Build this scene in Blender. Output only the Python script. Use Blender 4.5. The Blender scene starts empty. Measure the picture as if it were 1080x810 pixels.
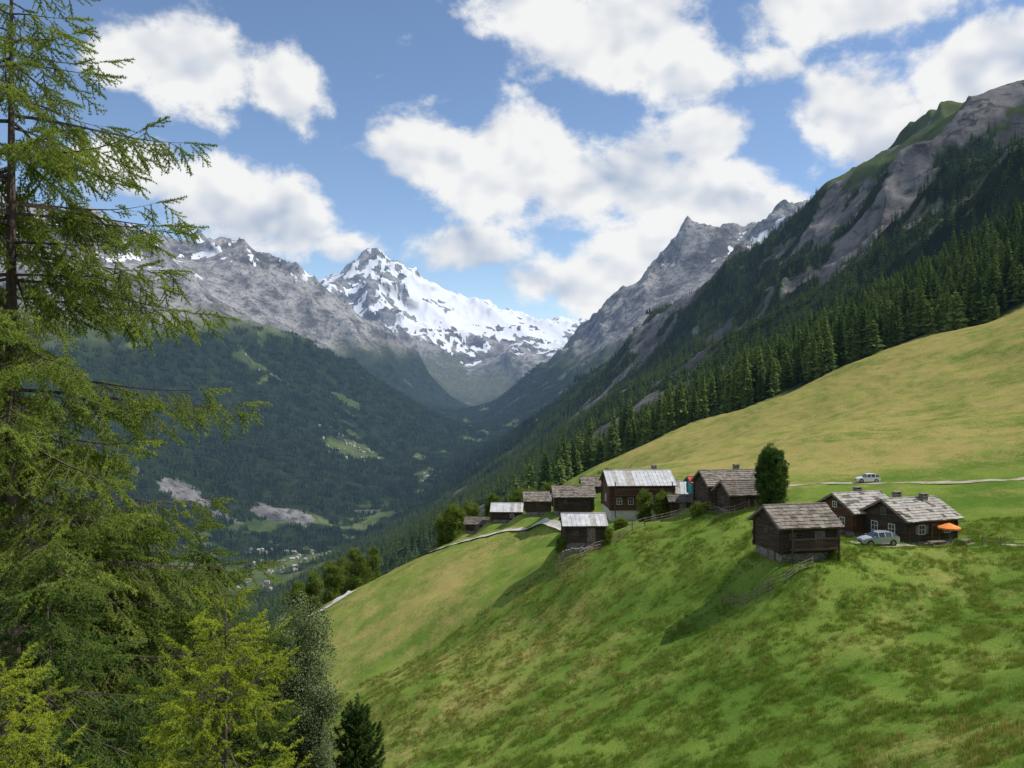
import bpy, math, random, time
import numpy as np
from mathutils import Vector, Matrix, Euler
T0=time.time()
random.seed(7); rng=np.random.default_rng(11)
scn=bpy.context.scene
F=900.0
def P(u,v,d): return ((u-540)/F*d, d, -(v-405)/F*d)
# ---------------------------------------------------------------- noise
_perm=rng.permutation(4096)
_ga=rng.random(4096)*2*np.pi
_gx=np.cos(_ga); _gy=np.sin(_ga)
def pn(x,y,seed=0):
    xi=np.floor(x).astype(np.int64); yi=np.floor(y).astype(np.int64)
    fx=x-xi; fy=y-yi
    def g(ix,iy):
        h=_perm[(ix+_perm[(iy+seed*131)&4095])&4095]
        return _gx[h],_gy[h]
    u=fx*fx*fx*(fx*(fx*6-15)+10); v=fy*fy*fy*(fy*(fy*6-15)+10)
    a,b=g(xi,yi); n00=a*fx+b*fy
    a,b=g(xi+1,yi); n10=a*(fx-1)+b*fy
    a,b=g(xi,yi+1); n01=a*fx+b*(fy-1)
    a,b=g(xi+1,yi+1); n11=a*(fx-1)+b*(fy-1)
    return ((n00*(1-u)+n10*u)*(1-v)+(n01*(1-u)+n11*u)*v)*1.5
def fbm(x,y,lam,octv=4,seed=0,gain=0.5):
    s=0;a=1.0;tot=0
    for k in range(octv):
        s=s+a*pn(x/lam+17.3*k,y/lam-9.1*k,seed+k); tot+=a; a*=gain; lam*=0.5
    return s/tot
def ridged(x,y,lam,octv=6,seed=0,gain=0.52):
    s=0;a=1.0;tot=0;w=1.0
    for k in range(octv):
        n=1-np.abs(pn(x/lam+7.7*k,y/lam+3.1*k,seed+k))*1.7
        n=n*n*w; w=np.clip(n*1.6,0,1)
        s=s+a*n; tot+=a; a*=gain; lam*=0.5
    return s/tot
_t=np.random.default_rng(3).random((2,20000))*90000
RM=float(ridged(_t[0],_t[1],520,6,31).mean()); print('ridged mean',RM)
def ss(a,b,x):
    t=np.clip((x-a)/(b-a),0,1); return t*t*(3-2*t)
# ---------------------------------------------------------------- terrain control points
cp=[]; crest=[]
def A(*pts,c=False):
    for p in pts:
        cp.append(P(*p)); crest.append(c)
def R(*pts):
    for p in pts: cp.append(p); crest.append(False)
R((0,0,-1.9),(-8,0,-4.5),(8,0,0.5),(30,0,9),(-30,0,-14),(4,6,-5.5),(-4,8,-8),(10,16,-11.5),(0,25,-17.5),(-10,16,-13),(22,22,-13),(45,38,-8),(60,60,-8),
  (-20,38,-31),(-8,50,-31),(-35,80,-50),(80,40,4),(120,90,14),(-60,30,-42),(0,-20,6),(-60,-20,-30),(60,-20,25))
A((1080,810,38),(900,810,46),(740,810,55),(560,810,66),(400,810,80),
  (1080,700,55),(900,700,63),(740,700,72),(560,720,85),(420,730,95),
  (1080,630,70),(900,632,74),(740,645,83),(560,660,100),(440,690,112),(640,610,98),(640,650,92),(520,610,125),(480,640,118),
  (330,645,155),(400,608,160),(470,575,162),(540,548,160),(566,545,150),(605,545,140),(612,579,112),(670,548,128),(775,543,108),
  (814,537,100),(900,563,96),(950,568,91),(925,571,86),(835,600,80),(1080,577,84),(1010,570,86),(720,548,115),
  (1080,508,115),(980,509,120),(900,510,125),(840,512,130),(720,510,150),(620,505,190),
  (1080,450,150),(1080,400,200),(1080,322,300),(900,450,180),(980,420,220),(900,385,300),(990,353,300),(780,430,330),(780,480,200),(680,470,350),(620,497,380),(600,507,300),(700,490,230))
R((-5,210,-42),(-12,240,-62),(-42,215,-72),(-60,150,-62),(-70,110,-62),(-100,200,-108),(10,260,-52),(20,420,-66),(-30,500,-140),(-100,400,-180),(-200,600,-300),(-350,400,-330),(-300,150,-200),
  (300,100,90),(400,250,160),(250,300,60))
A((1080,282,450),(1080,240,700),(900,370,450),(900,335,800),(780,402,600),(780,372,1000),(680,452,700),(680,412,1300),(600,490,800),(600,452,1600),
  (520,522,1200),(450,562,1500),(405,582,2000),(520,492,2800),(508,480,4200),(600,440,2400),(460,540,2100),(640,430,2000),(700,390,2000))
A((1300,20,1500),(1200,55,1550),(1130,84,1600),(1080,90,1600),(1040,97,1680),(1000,118,1750),(960,140,1820),(920,162,1900),(870,188,2000),(848,214,2080),(820,240,2200),(790,263,2350),(755,290,2500),(720,323,2700),(690,350,2850),(640,388,3200),(600,418,3500),(560,446,3900),c=True)
A((1080,165,1200),(1200,160,1100),(1080,205,950),(960,215,1400),(870,280,1500),(960,285,1000),(800,330,1700),(740,360,1900),(1300,150,900))
R((1500,2600,450),(1200,3300,250),(900,3800,50),(600,4600,-150),(2500,2500,700),(2400,4500,700))
A((860,230,7500),(828,231,7300),(812,241,7250),(798,241,7200),(785,252,7180),(770,249,7150),(762,241,7100),(754,254,7060),(744,249,7040),(736,250,7010),(725,238,7000),(716,256,6950),(708,270,6930),(700,284,6900),(680,300,6850),(660,318,6800),(640,336,6750),(620,358,6700),(600,378,6600),(580,398,6500),(560,414,6400),(540,430,6300),(515,450,6100),c=True)
A((790,320,5700),(740,330,5500),(690,345,5600),(640,385,5400),(590,425,5300),(545,452,5200),(510,470,5000))
R((2100,9500,900),(1300,9000,350),(600,8800,0),(100,8500,-150),(4000,8000,1500),(3500,6000,900))
A((505,472,4500),(470,492,4000),(330,592,2500),(290,600,2300),(270,575,2800),(200,625,2100),(400,560,3000),(445,520,3500),(355,575,2800),(495,462,6300),(495,450,8000),(515,440,9000),(300,640,1900),(120,650,1900))
A((0,280,4000),(120,300,4300),(180,312,4600),(230,325,4800),(265,336,5000),(300,348,5200),(350,372,5400),(400,402,5600),(440,428,5700),(475,452,5800),c=True)
A((200,520,3000),(200,450,3600),(210,380,4200),(300,400,4500),(300,470,3700),(370,440,4500),(370,500,3700),(430,485,4400),(300,540,3100),(100,400,3500),(100,550,2500),(0,450,2800),(-200,400,2800),(-200,200,4500))
R((-1900,5900,250),(-1500,6500,50),(-900,6700,-150))
A((-150,190,7000),(0,215,7500),(60,240,7800),(100,236,8000),(125,252,8100),(150,256,8200),(180,260,8300),(198,262,8450),(210,248,8500),(222,264,8500),(235,263,8500),(262,268,8600),(290,281,8700),(315,290,8900),(340,303,9000),(365,318,9000),(395,342,8900),(430,372,8700),(455,400,8500),(475,428,8200),c=True)
A((230,310,7300),(290,325,7500),(350,350,7800),(400,385,7800))
R((-3000,10500,600),(-2000,11000,500),(-4500,10500,900))
A((300,310,13500),(330,303,13500),(345,296,13500),(358,287,13500),(372,276,13500),(385,264,13500),(393,260,13500),(403,264,13500),(415,276,13500),(432,288,13500),(447,301,13500),(462,300,13500),(475,308,13500),(490,317,13500),(512,316,13500),(528,328,13500),(560,334,13600),(590,336,13800),(615,337,13800),(640,343,14000),(700,345,14000),c=True)
A((370,320,12300),(400,315,12300),(440,335,12300),(480,342,12300),(520,350,12300),(560,360,12300),(600,365,12300),(420,355,11200),(470,375,11200),(520,380,11000),(570,385,11000),(480,410,10000),(530,415,10000),(560,408,9500),(450,420,9300))
R((-2500,16500,600),(-500,16500,300),(2000,17000,300),(-7000,13000,1200),(7000,13000,1200),(5000,10000,1200),(-7000,6000,1000))
cp=np.array(cp,dtype=float)
SC=1000.0; CC=0.004
cx,cy,cz=cp[:,0]/SC,cp[:,1]/SC,cp[:,2]/SC
n=len(cp)
Km=np.sqrt((cx[:,None]-cx)**2+(cy[:,None]-cy)**2+CC**2)
Pm=np.stack([np.ones(n),cx,cy],1)
M_=np.block([[Km,Pm],[Pm.T,np.zeros((3,3))]])
sol=np.linalg.solve(M_,np.concatenate([cz,np.zeros(3)]))
def Hbase(x,y):
    x=np.asarray(x,float)/SC; y=np.asarray(y,float)/SC
    out=np.full(x.shape,sol[n])+sol[n+1]*x+sol[n+2]*y; dm=np.full(x.shape,99.0)
    for i in range(n):
        d=np.sqrt((x-cx[i])**2+(y-cy[i])**2+CC**2)
        out+=sol[i]*d
        if crest[i]: dm=np.minimum(dm,d)
    return out*SC,dm*SC
PADS=[]
def H(x,y):
    x=np.atleast_1d(np.asarray(x,float)); y=np.atleast_1d(np.asarray(y,float))
    z,dm=Hbase(x,y); r=np.hypot(x,y)
    wn=ss(15,45,r)*(1-ss(350,700,r))
    z=z+wn*(0.75*fbm(x,y,18,3,3)+0.18*fbm(x,y,3.2,2,9))
    hill=wn*ss(125,170,y)*ss(30,60,x)
    z=z+hill*(1.1*fbm(x*0.5,y*1.0+x*0.3,10,4,21)+2.4*fbm(x,y,48,2,23))
    # faint cattle terracettes, irregular
    ter=ss(0.0,0.35,fbm(x,y,24,3,27))
    z=z+wn*ter*(0.015+0.11*ss(135,180,y)*ss(35,60,x))*np.sin(2*np.pi*(z+1.6*fbm(x,y,14,3,29))/1.6)
    for (px,py,pz,pr) in PADS:
        w=1-ss(pr*0.8,pr*1.7,np.hypot(x-px,y-py)); z=z*(1-w)+pz*w
    wm=ss(450,1100,r)*(1-0.75*ss(5000,7000,r))
    up=0.25+0.75*ss(-150,250,z)
    kc=1-0.70*np.exp(-(dm/(0.022*r+25))**2)
    z=z+wm*up*kc*(110*(ridged(x+0.25*y,y,520,6,31)-RM))
    z=z+wm*ss(60,200,z)*kc*26*(ridged(x,y*0.7,130,4,37)-RM)
    wf=ss(5200,7500,r)*ss(-250,250,z)*(1-0.45*ss(-1700,-1200,x)*ss(10500,11500,y))
    z=z+wf*kc*(380*(ridged(x+60*pn(x/900,y/900,5),y,1400,7,47)-RM))
    wc=ss(5000,6500,r)*ss(0,400,z)
    z=z+wc*np.exp(-(dm/(0.05*r))**2)*105*(ridged(x,y*0.6,420,5,57,0.6)-RM)
    return z
def H1(x,y): return float(H([x],[y])[0])
for (u,d,pr) in ((838,82,4.3),(903,97,5),(958,92,5.5),(926,87,3),(767,116,5),(783,107,3.8),(672,130,6),(615,112,3.6),(604,142,4.5),(567,152,3.5),(535,158,3.8),(503,162,3)):
    x_=(u-540)/F*d; PADS.append((x_,d,H1(x_,d),pr))
# ---------------------------------------------------------------- masks
xe=[-400,-60,-10,20,34,54,88,120,180,260,400,900]
ye=[60,190,300,335,365,352,328,306,300,285,240,200]
GP=[(-774,4100,150,230),(-1335,4450,130,90),(-489,4350,60,120),(-600,2420,150,220),(-640,2150,90,120),(-380,3750,50,200),(-900,4700,90,60),(-820,2700,70,70)]
RP=[(-850,3060,150,60),(-1160,2980,150,75),(-1010,2940,60,40),(-560,3250,60,40)]
def masks(x,y,z):
    r=np.hypot(x,y)
    yed=np.interp(x,xe,ye)+16*fbm(x,y,40,3,60)
    beyond=ss(-3,6,y-yed)
    nz=fbm(x,y,420,5,71); nz2=fbm(x,y,150,5,83,0.6); nz3=fbm(x,y,1300,5,91,0.6)
    right=(x>-0.05*y-50)&(r<4600)
    forest=beyond.copy(); rock=np.zeros_like(x)
    rr=np.where(right,ss(0.0,0.10,nz2*1.1+nz*0.7+ss(40,300,z)*0.30-0.215-ss(2100,2900,r)*0.12-0.10*ss(420,560,z)),0)*ss(700,900,r)
    rock=np.maximum(rock,rr)
    topg=np.where(right,ss(400,470,z+110*nz),0)
    forest=forest*(1-0.95*rock)*(1-topg*0.8)
    left=~right
    lf=ss(-0.02,0.05,nz2*0.7+nz*0.8+0.44)*(1-ss(150,420,z+160*nz3+120*nz))
    floor=(1-ss(-500,-450,z))
    lf=lf*(1-floor*ss(0.04,0.11,nz2+0.6*nz))
    gg=np.zeros_like(x)
    for (a,b,c,d) in GP: gg=np.maximum(gg,np.exp(-((x-a)/c)**2-((y-b)/d)**2))
    lf=lf*(1-ss(0.45,0.6,gg+0.9*nz2+0.4*nz)*(gg>0.08))
    forest=np.where(left&(r>900),lf,forest)
    lr=ss(200,520,z+220*nz3+160*nz)
    lrk=np.where(left,lr,0)*ss(3000,3500,r)
    gr=np.zeros_like(x)
    for (a,b,c,d) in RP: gr=np.maximum(gr,np.exp(-((x-a)/c)**2-((y-b)/d)**2))
    cliffs=ss(0.5,0.6,gr+1.1*nz2+0.3*nz)*(gr>0.08)
    rock=np.maximum(np.maximum(rock,lrk),cliffs)
    lr2=ss(-60,400,z+300*nz3+200*nz)
    fr=(r>4600)&(x>-0.05*y-50)
    rock=np.where(fr,lr2,rock)
    forest=np.where(fr,(1-ss(-50,250,z+200*nz))*ss(-0.15,0.0,nz2+.1),forest)
    forest=forest*(1-rock)
    forest=forest*(1-ss(8500,10500,r))
    flank=ss(-1900,-1300,x)*(1-ss(700,1500,x))
    sn=ss(10600,11600,r)*ss(0.0,0.10,nz2*1.0+nz*0.8+ss(600,1500,z)*0.22-0.235+0.52*flank*ss(350,750,z+150*nz3)*ss(10800,12000,y)+0.07*ss(-2000,-2600,x))
    sn=np.maximum(sn,ss(0.18,0.28,nz2+nz*0.5)*ss(750,1100,z)*ss(6000,7000,r)*0.8)
    d1=fbm(x,y,26,4,101); d2=fbm(x,y,7,3,107)
    fh=ss(112,150,y)*ss(10,40,x); sp_=(1-ss(-12,16,x+4*d1))*ss(60,90,y)
    dry=0.13+0.36*d1+0.30*d2+0.48*fh+0.32*sp_+0.10*ss(0.15,0.4,fbm(x,y,14,3,111))
    dry=np.where(r>500,0.25+0.6*nz,dry)
    return forest,rock,sn,np.clip(dry,0,1)
# ---------------------------------------------------------------- materials
def newmat(name):
    m=bpy.data.materials.new(name); m.use_nodes=True
    m.cycles.emission_sampling='NONE'
    nt=m.node_tree; nt.nodes.clear()
    return m,nt
def N(nt,t,**k):
    nd=nt.nodes.new(t)
    for a,b in k.items(): setattr(nd,a,b)
    return nd
def L(nt,a,b): nt.links.new(a,b)
def val(nt,sock,v):
    if isinstance(v,bpy.types.NodeSocket): L(nt,v,sock)
    else: sock.default_value=v
def math_(nt,op,a,b=0.0,c=None,clamp=False):
    nd=N(nt,'ShaderNodeMath',operation=op,use_clamp=clamp); val(nt,nd.inputs[0],a); val(nt,nd.inputs[1],b)
    if c is not None: val(nt,nd.inputs[2],c)
    return nd.outputs[0]
def mixc(nt,f,a,b,blend='MIX'):
    nd=N(nt,'ShaderNodeMix',data_type='RGBA',blend_type=blend)
    val(nt,nd.inputs[0],f)
    for s,v in ((nd.inputs[6],a),(nd.inputs[7],b)):
        if isinstance(v,(tuple,list)) and len(v)==3: v=(*v,1)
        val(nt,s,v)
    return nd.outputs[2]
def noise(nt,vec,scale,detail=4,rough=0.55,out=0,dist=0.0):
    nd=N(nt,'ShaderNodeTexNoise'); nd.inputs['Scale'].default_value=scale; nd.inputs['Detail'].default_value=detail; nd.inputs['Roughness'].default_value=rough
    nd.inputs['Distortion'].default_value=dist
    if vec is not None: L(nt,vec,nd.inputs['Vector'])
    return nd.outputs[out]
def rampf(nt,f,a,b):
    nd=N(nt,'ShaderNodeMapRange',interpolation_type='SMOOTHSTEP'); val(nt,nd.inputs[0],f); nd.inputs[1].default_value=a; nd.inputs[2].default_value=b
    return nd.outputs[0]
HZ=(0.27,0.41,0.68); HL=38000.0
hg=bpy.data.node_groups.new('painted_haze','ShaderNodeTree')  # haze painted in: blue emission mixed into materials by distance from origin
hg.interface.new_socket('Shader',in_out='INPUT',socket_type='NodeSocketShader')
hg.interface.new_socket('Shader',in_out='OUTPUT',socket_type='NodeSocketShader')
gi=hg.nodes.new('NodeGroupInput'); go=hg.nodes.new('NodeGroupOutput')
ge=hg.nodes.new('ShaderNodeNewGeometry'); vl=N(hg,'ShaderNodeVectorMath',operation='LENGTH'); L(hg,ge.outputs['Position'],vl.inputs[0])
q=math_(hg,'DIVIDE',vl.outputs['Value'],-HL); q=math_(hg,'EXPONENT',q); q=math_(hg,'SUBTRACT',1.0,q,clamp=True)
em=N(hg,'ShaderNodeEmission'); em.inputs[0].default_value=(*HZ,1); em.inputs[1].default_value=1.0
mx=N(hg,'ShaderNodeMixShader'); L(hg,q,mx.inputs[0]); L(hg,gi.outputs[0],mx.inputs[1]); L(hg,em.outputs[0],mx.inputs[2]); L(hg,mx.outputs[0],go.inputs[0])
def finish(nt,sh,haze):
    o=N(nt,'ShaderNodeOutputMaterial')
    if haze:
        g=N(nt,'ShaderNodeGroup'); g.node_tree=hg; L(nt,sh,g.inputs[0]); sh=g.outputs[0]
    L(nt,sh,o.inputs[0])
def simple(name,c1,c2,scale=3,rough=0.8,bump=0.0,bscale=None,metal=0.0,spec=0.3,haze=False,stretch=None,detail=4):
    m,nt=newmat(name)
    tc=N(nt,'ShaderNodeTexCoord'); vec=tc.outputs['Object']
    if stretch:
        mp=N(nt,'ShaderNodeMapping'); mp.inputs['Scale'].default_value=stretch; L(nt,vec,mp.inputs[0]); vec=mp.outputs[0]
    f=rampf(nt,noise(nt,vec,scale,detail,0.65),0.3,0.7)
    col=mixc(nt,f,c1,c2)
    b=N(nt,'ShaderNodeBsdfPrincipled'); L(nt,col,b.inputs['Base Color']); b.inputs['Roughness'].default_value=rough; b.inputs['Metallic'].default_value=metal
    b.inputs['Specular IOR Level'].default_value=spec
    if bump:
        bp=N(nt,'ShaderNodeBump'); bp.inputs['Distance'].default_value=bump; bp.inputs['Strength'].default_value=1
        L(nt,noise(nt,vec,bscale or scale*3,3,0.6),bp.inputs['Height']); L(nt,bp.outputs[0],b.inputs['Normal'])
    finish(nt,b.outputs[0],haze); return m
def leafmat(name,c1,c2,trans=0.35,haze=False,posscale=0.6):
    m,nt=newmat(name)
    oi=N(nt,'ShaderNodeObjectInfo'); g=N(nt,'ShaderNodeNewGeometry')
    f=noise(nt,g.outputs['Position'],posscale,1)
    f=math_(nt,'ADD',math_(nt,'MULTIPLY',f,0.9),math_(nt,'MULTIPLY',oi.outputs['Random'],0.6)); f=rampf(nt,f,0.35,1.1)
    col=mixc(nt,f,c1,c2)
    d=N(nt,'ShaderNodeBsdfDiffuse'); L(nt,col,d.inputs[0])
    if trans:
        t=N(nt,'ShaderNodeBsdfTranslucent'); L(nt,mixc(nt,0.5,col,(c2[0]*1.3,c2[1]*1.3,c2[2]*0.6)),t.inputs[0])
        mx=N(nt,'ShaderNodeMixShader'); mx.inputs[0].default_value=trans; L(nt,d.outputs[0],mx.inputs[1]); L(nt,t.outputs[0],mx.inputs[2]); sh=mx.outputs[0]
    else: sh=d.outputs[0]
    finish(nt,sh,haze); return m
def forestcol(nt,pos,far):
    nF=noise(nt,pos,0.02,4,0.7)
    return mixc(nt,rampf(nt,nF,0.35,0.65),(0.009,0.017,0.010),(0.024,0.040,0.018))  # forest albedo lowered: cloud shadow on the slopes put into the colour
def ground_near():
    m,nt=newmat('alpine_meadow')
    g=N(nt,'ShaderNodeNewGeometry'); pos=g.outputs['Position']
    at=N(nt,'ShaderNodeAttribute',attribute_name='mask'); sp=N(nt,'ShaderNodeSeparateColor'); L(nt,at.outputs['Color'],sp.inputs[0])
    fo=sp.outputs[0]; dry=at.outputs['Alpha']
    nA=noise(nt,pos,0.35,4,0.62); nB=noise(nt,pos,2.0,3,0.7); nC=noise(nt,pos,7.0,2,0.7)
    f=math_(nt,'ADD',dry,math_(nt,'MULTIPLY',math_(nt,'SUBTRACT',nA,0.5),0.85))
    f=math_(nt,'ADD',f,math_(nt,'MULTIPLY',math_(nt,'SUBTRACT',nB,0.5),1.1))
    green=mixc(nt,rampf(nt,noise(nt,pos,0.09,3,0.6),0.38,0.62),(0.105,0.185,0.028),(0.175,0.25,0.045))
    me=mixc(nt,rampf(nt,f,0.12,0.88),green,(0.38,0.315,0.11))
    me=mixc(nt,rampf(nt,math_(nt,'ADD',f,math_(nt,'MULTIPLY',nC,0.3)),1.0,1.35),me,(0.24,0.18,0.09))
    me=mixc(nt,math_(nt,'MULTIPLY',rampf(nt,nC,0.60,0.33),0.68),me,mixc(nt,0.6,me,(0.02,0.04,0.008)))
    c=mixc(nt,fo,me,forestcol(nt,pos,False))
    hn=math_(nt,'ADD',math_(nt,'MULTIPLY',nC,0.18),math_(nt,'MULTIPLY',nB,0.36))
    bp=N(nt,'ShaderNodeBump'); bp.inputs['Distance'].default_value=1.0; bp.inputs['Strength'].default_value=1.0; L(nt,hn,bp.inputs['Height'])
    d=N(nt,'ShaderNodeBsdfDiffuse'); L(nt,c,d.inputs[0]); L(nt,bp.outputs[0],d.inputs[1])
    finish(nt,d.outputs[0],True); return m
def ground_far():
    m,nt=newmat('mountain_slopes')
    g=N(nt,'ShaderNodeNewGeometry'); pos=g.outputs['Position']
    at=N(nt,'ShaderNodeAttribute',attribute_name='mask'); sp=N(nt,'ShaderNodeSeparateColor'); L(nt,at.outputs['Color'],sp.inputs[0])
    fo,ro,sn=sp.outputs[0],sp.outputs[1],sp.outputs[2]
    nR=noise(nt,pos,0.0045,9,0.74); nR2=noise(nt,pos,0.03,5,0.75,dist=0.6)
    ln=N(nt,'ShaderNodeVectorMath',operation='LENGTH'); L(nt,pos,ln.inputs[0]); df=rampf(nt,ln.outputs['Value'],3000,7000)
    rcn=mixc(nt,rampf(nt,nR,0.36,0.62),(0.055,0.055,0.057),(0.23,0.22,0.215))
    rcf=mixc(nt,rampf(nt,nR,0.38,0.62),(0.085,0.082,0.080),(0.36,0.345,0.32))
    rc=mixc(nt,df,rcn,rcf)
    rc=mixc(nt,rampf(nt,nR2,0.52,0.36),rc,mixc(nt,0.75,rc,(0.02,0.024,0.02)))
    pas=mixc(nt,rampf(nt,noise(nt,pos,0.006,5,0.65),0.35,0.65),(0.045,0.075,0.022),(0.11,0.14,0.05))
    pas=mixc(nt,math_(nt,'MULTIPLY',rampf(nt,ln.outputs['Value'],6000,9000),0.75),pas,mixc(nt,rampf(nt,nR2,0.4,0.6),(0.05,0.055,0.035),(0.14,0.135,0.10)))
    c=mixc(nt,fo,pas,forestcol(nt,pos,True))
    rmk=math_(nt,'MULTIPLY',ro,rampf(nt,math_(nt,'ADD',nR,math_(nt,'MULTIPLY',ro,0.5)),0.50,0.70))
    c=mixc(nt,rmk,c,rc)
    sz=N(nt,'ShaderNodeSeparateXYZ'); L(nt,g.outputs['Normal'],sz.inputs[0])
    smk=rampf(nt,math_(nt,'ADD',sn,math_(nt,'MULTIPLY',math_(nt,'SUBTRACT',nR2,0.5),1.0)),0.42,0.56)
    smk=math_(nt,'MULTIPLY',smk,rampf(nt,sz.outputs[2],0.40,0.64))
    c=mixc(nt,smk,c,(0.78,0.80,0.84))
    hf=math_(nt,'MULTIPLY',math_(nt,'MULTIPLY',nR2,18.0),fo)
    hr=math_(nt,'MULTIPLY',math_(nt,'ADD',math_(nt,'MULTIPLY',nR,210.0),math_(nt,'MULTIPLY',nR2,50.0)),math_(nt,'MULTIPLY',rmk,math_(nt,'SUBTRACT',1.0,math_(nt,'MULTIPLY',smk,0.75))))
    bp=N(nt,'ShaderNodeBump'); bp.inputs['Distance'].default_value=1.0; bp.inputs['Strength'].default_value=1.0; L(nt,math_(nt,'ADD',hf,hr),bp.inputs['Height'])
    d=N(nt,'ShaderNodeBsdfDiffuse'); L(nt,c,d.inputs[0]); L(nt,bp.outputs[0],d.inputs[1])
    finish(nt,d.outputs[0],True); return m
# ---------------------------------------------------------------- ground mesh
az=np.radians(np.concatenate([np.linspace(-58,-34,40,endpoint=False),np.linspace(-34,34,760,endpoint=False),np.linspace(34,58,41)]))
segs=[np.geomspace(0.5,30,40,endpoint=False),np.linspace(30,60,60,endpoint=False),np.linspace(60,185,300,endpoint=False),
    np.geomspace(185,600,240,endpoint=False)]
nnear=sum(len(s) for s in segs)+18
rad=np.concatenate(segs+[np.geomspace(600,4200,360,endpoint=False),np.geomspace(4200,17500,420)])
nr,na=len(rad),len(az)
Rg,Ag=np.meshgrid(rad,az,indexing='ij')
X=(Rg*np.sin(Ag)).ravel(); Y=(Rg*np.cos(Ag)).ravel()
Z=H(X,Y)
fo,ro,sn,dr=masks(X,Y,Z)
def mesh_np(name,V,Fq):
    me=bpy.data.meshes.new(name); k=Fq.shape[1]
    me.vertices.add(len(V)); me.vertices.foreach_set('co',V.astype(np.float32).ravel())
    me.loops.add(Fq.size); me.loops.foreach_set('vertex_index',Fq.astype(np.int32).ravel())
    me.polygons.add(len(Fq)); me.polygons.foreach_set('loop_start',np.arange(0,Fq.size,k,dtype=np.int32)); me.polygons.foreach_set('loop_total',np.full(len(Fq),k,dtype=np.int32))
    me.update(calc_edges=True); return me
ii=np.arange(nr*na).reshape(nr,na)
Fq=np.stack([ii[:-1,:-1].ravel(),ii[:-1,1:].ravel(),ii[1:,1:].ravel(),ii[1:,:-1].ravel()],1)[:,::-1]
me=mesh_np('ground',np.stack([X,Y,Z],1),Fq)
me.polygons.foreach_set('use_smooth',np.ones(len(me.polygons),dtype=bool))
ca=me.color_attributes.new('mask','FLOAT_COLOR','POINT'); ca.data.foreach_set('color',np.stack([fo,ro,sn,dr],1).astype(np.float32).ravel())
me.materials.append(ground_near()); me.materials.append(ground_far())
mi=np.zeros((nr-1,na-1),dtype=np.int32); mi[nnear:]=1; me.polygons.foreach_set('material_index',mi.ravel())
def link(o,parent=None):
    scn.collection.objects.link(o)
    if parent: o.parent=parent
    return o
link(bpy.data.objects.new('ground',me))
print('ground',time.time()-T0)
# ---------------------------------------------------------------- mesh builder
class MB:
    def __init__(s): s.v=[]; s.f=[]; s.m=[]
    def quad(s,pts,m=0,M=None):
        b=len(s.v)
        for p in pts: s.v.append(tuple(M@Vector(p)) if M is not None else tuple(p))
        s.f.append(tuple(range(b,b+len(pts)))); s.m.append(m)
    def hexa(s,p8,m=0,M=None):
        b=len(s.v)
        for p in p8: s.v.append(tuple(M@Vector(p)) if M is not None else tuple(p))
        for f in ((0,3,2,1),(4,5,6,7),(0,1,5,4),(1,2,6,5),(2,3,7,6),(3,0,4,7)):
            s.f.append(tuple(b+i for i in f)); s.m.append(m)
    def box(s,x0,x1,y0,y1,z0,z1,m=0,M=None):
        s.hexa([(x0,y0,z0),(x1,y0,z0),(x1,y1,z0),(x0,y1,z0),(x0,y0,z1),(x1,y0,z1),(x1,y1,z1),(x0,y1,z1)],m,M)
    def tube(s,pts,rads,n=6,m=0,cap=True):
        b=len(s.v); pts=[Vector(p) for p in pts]
        for i,p in enumerate(pts):
            t=(pts[min(i+1,len(pts)-1)]-pts[max(i-1,0)]).normalized()
            a=t.orthogonal().normalized() if i==0 else (a-t*a.dot(t)).normalized()
            c=t.cross(a)
            for k in range(n):
                an=2*math.pi*k/n; s.v.append(tuple(p+(a*math.cos(an)+c*math.sin(an))*rads[i]))
        for i in range(len(pts)-1):
            for k in range(n):
                k2=(k+1)%n; s.f.append((b+i*n+k,b+i*n+k2,b+(i+1)*n+k2,b+(i+1)*n+k)); s.m.append(m)
        if cap:
            s.f.append(tuple(b+k for k in range(n))[::-1]); s.m.append(m)
            s.f.append(tuple(b+(len(pts)-1)*n+k for k in range(n))); s.m.append(m)
    def mesh(s,name,mats,smooth=False):
        me=bpy.data.meshes.new(name); me.from_pydata(s.v,[],s.f); me.update()
        for mt in mats: me.materials.append(mt)
        me.polygons.foreach_set('material_index',np.array(s.m,dtype=np.int32))
        if smooth: me.polygons.foreach_set('use_smooth',np.ones(len(s.f),dtype=bool))
        return me
    def obj(s,name,mats,parent=None,smooth=False):
        return link(bpy.data.objects.new(name,s.mesh(name,mats,smooth)),parent)
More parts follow.
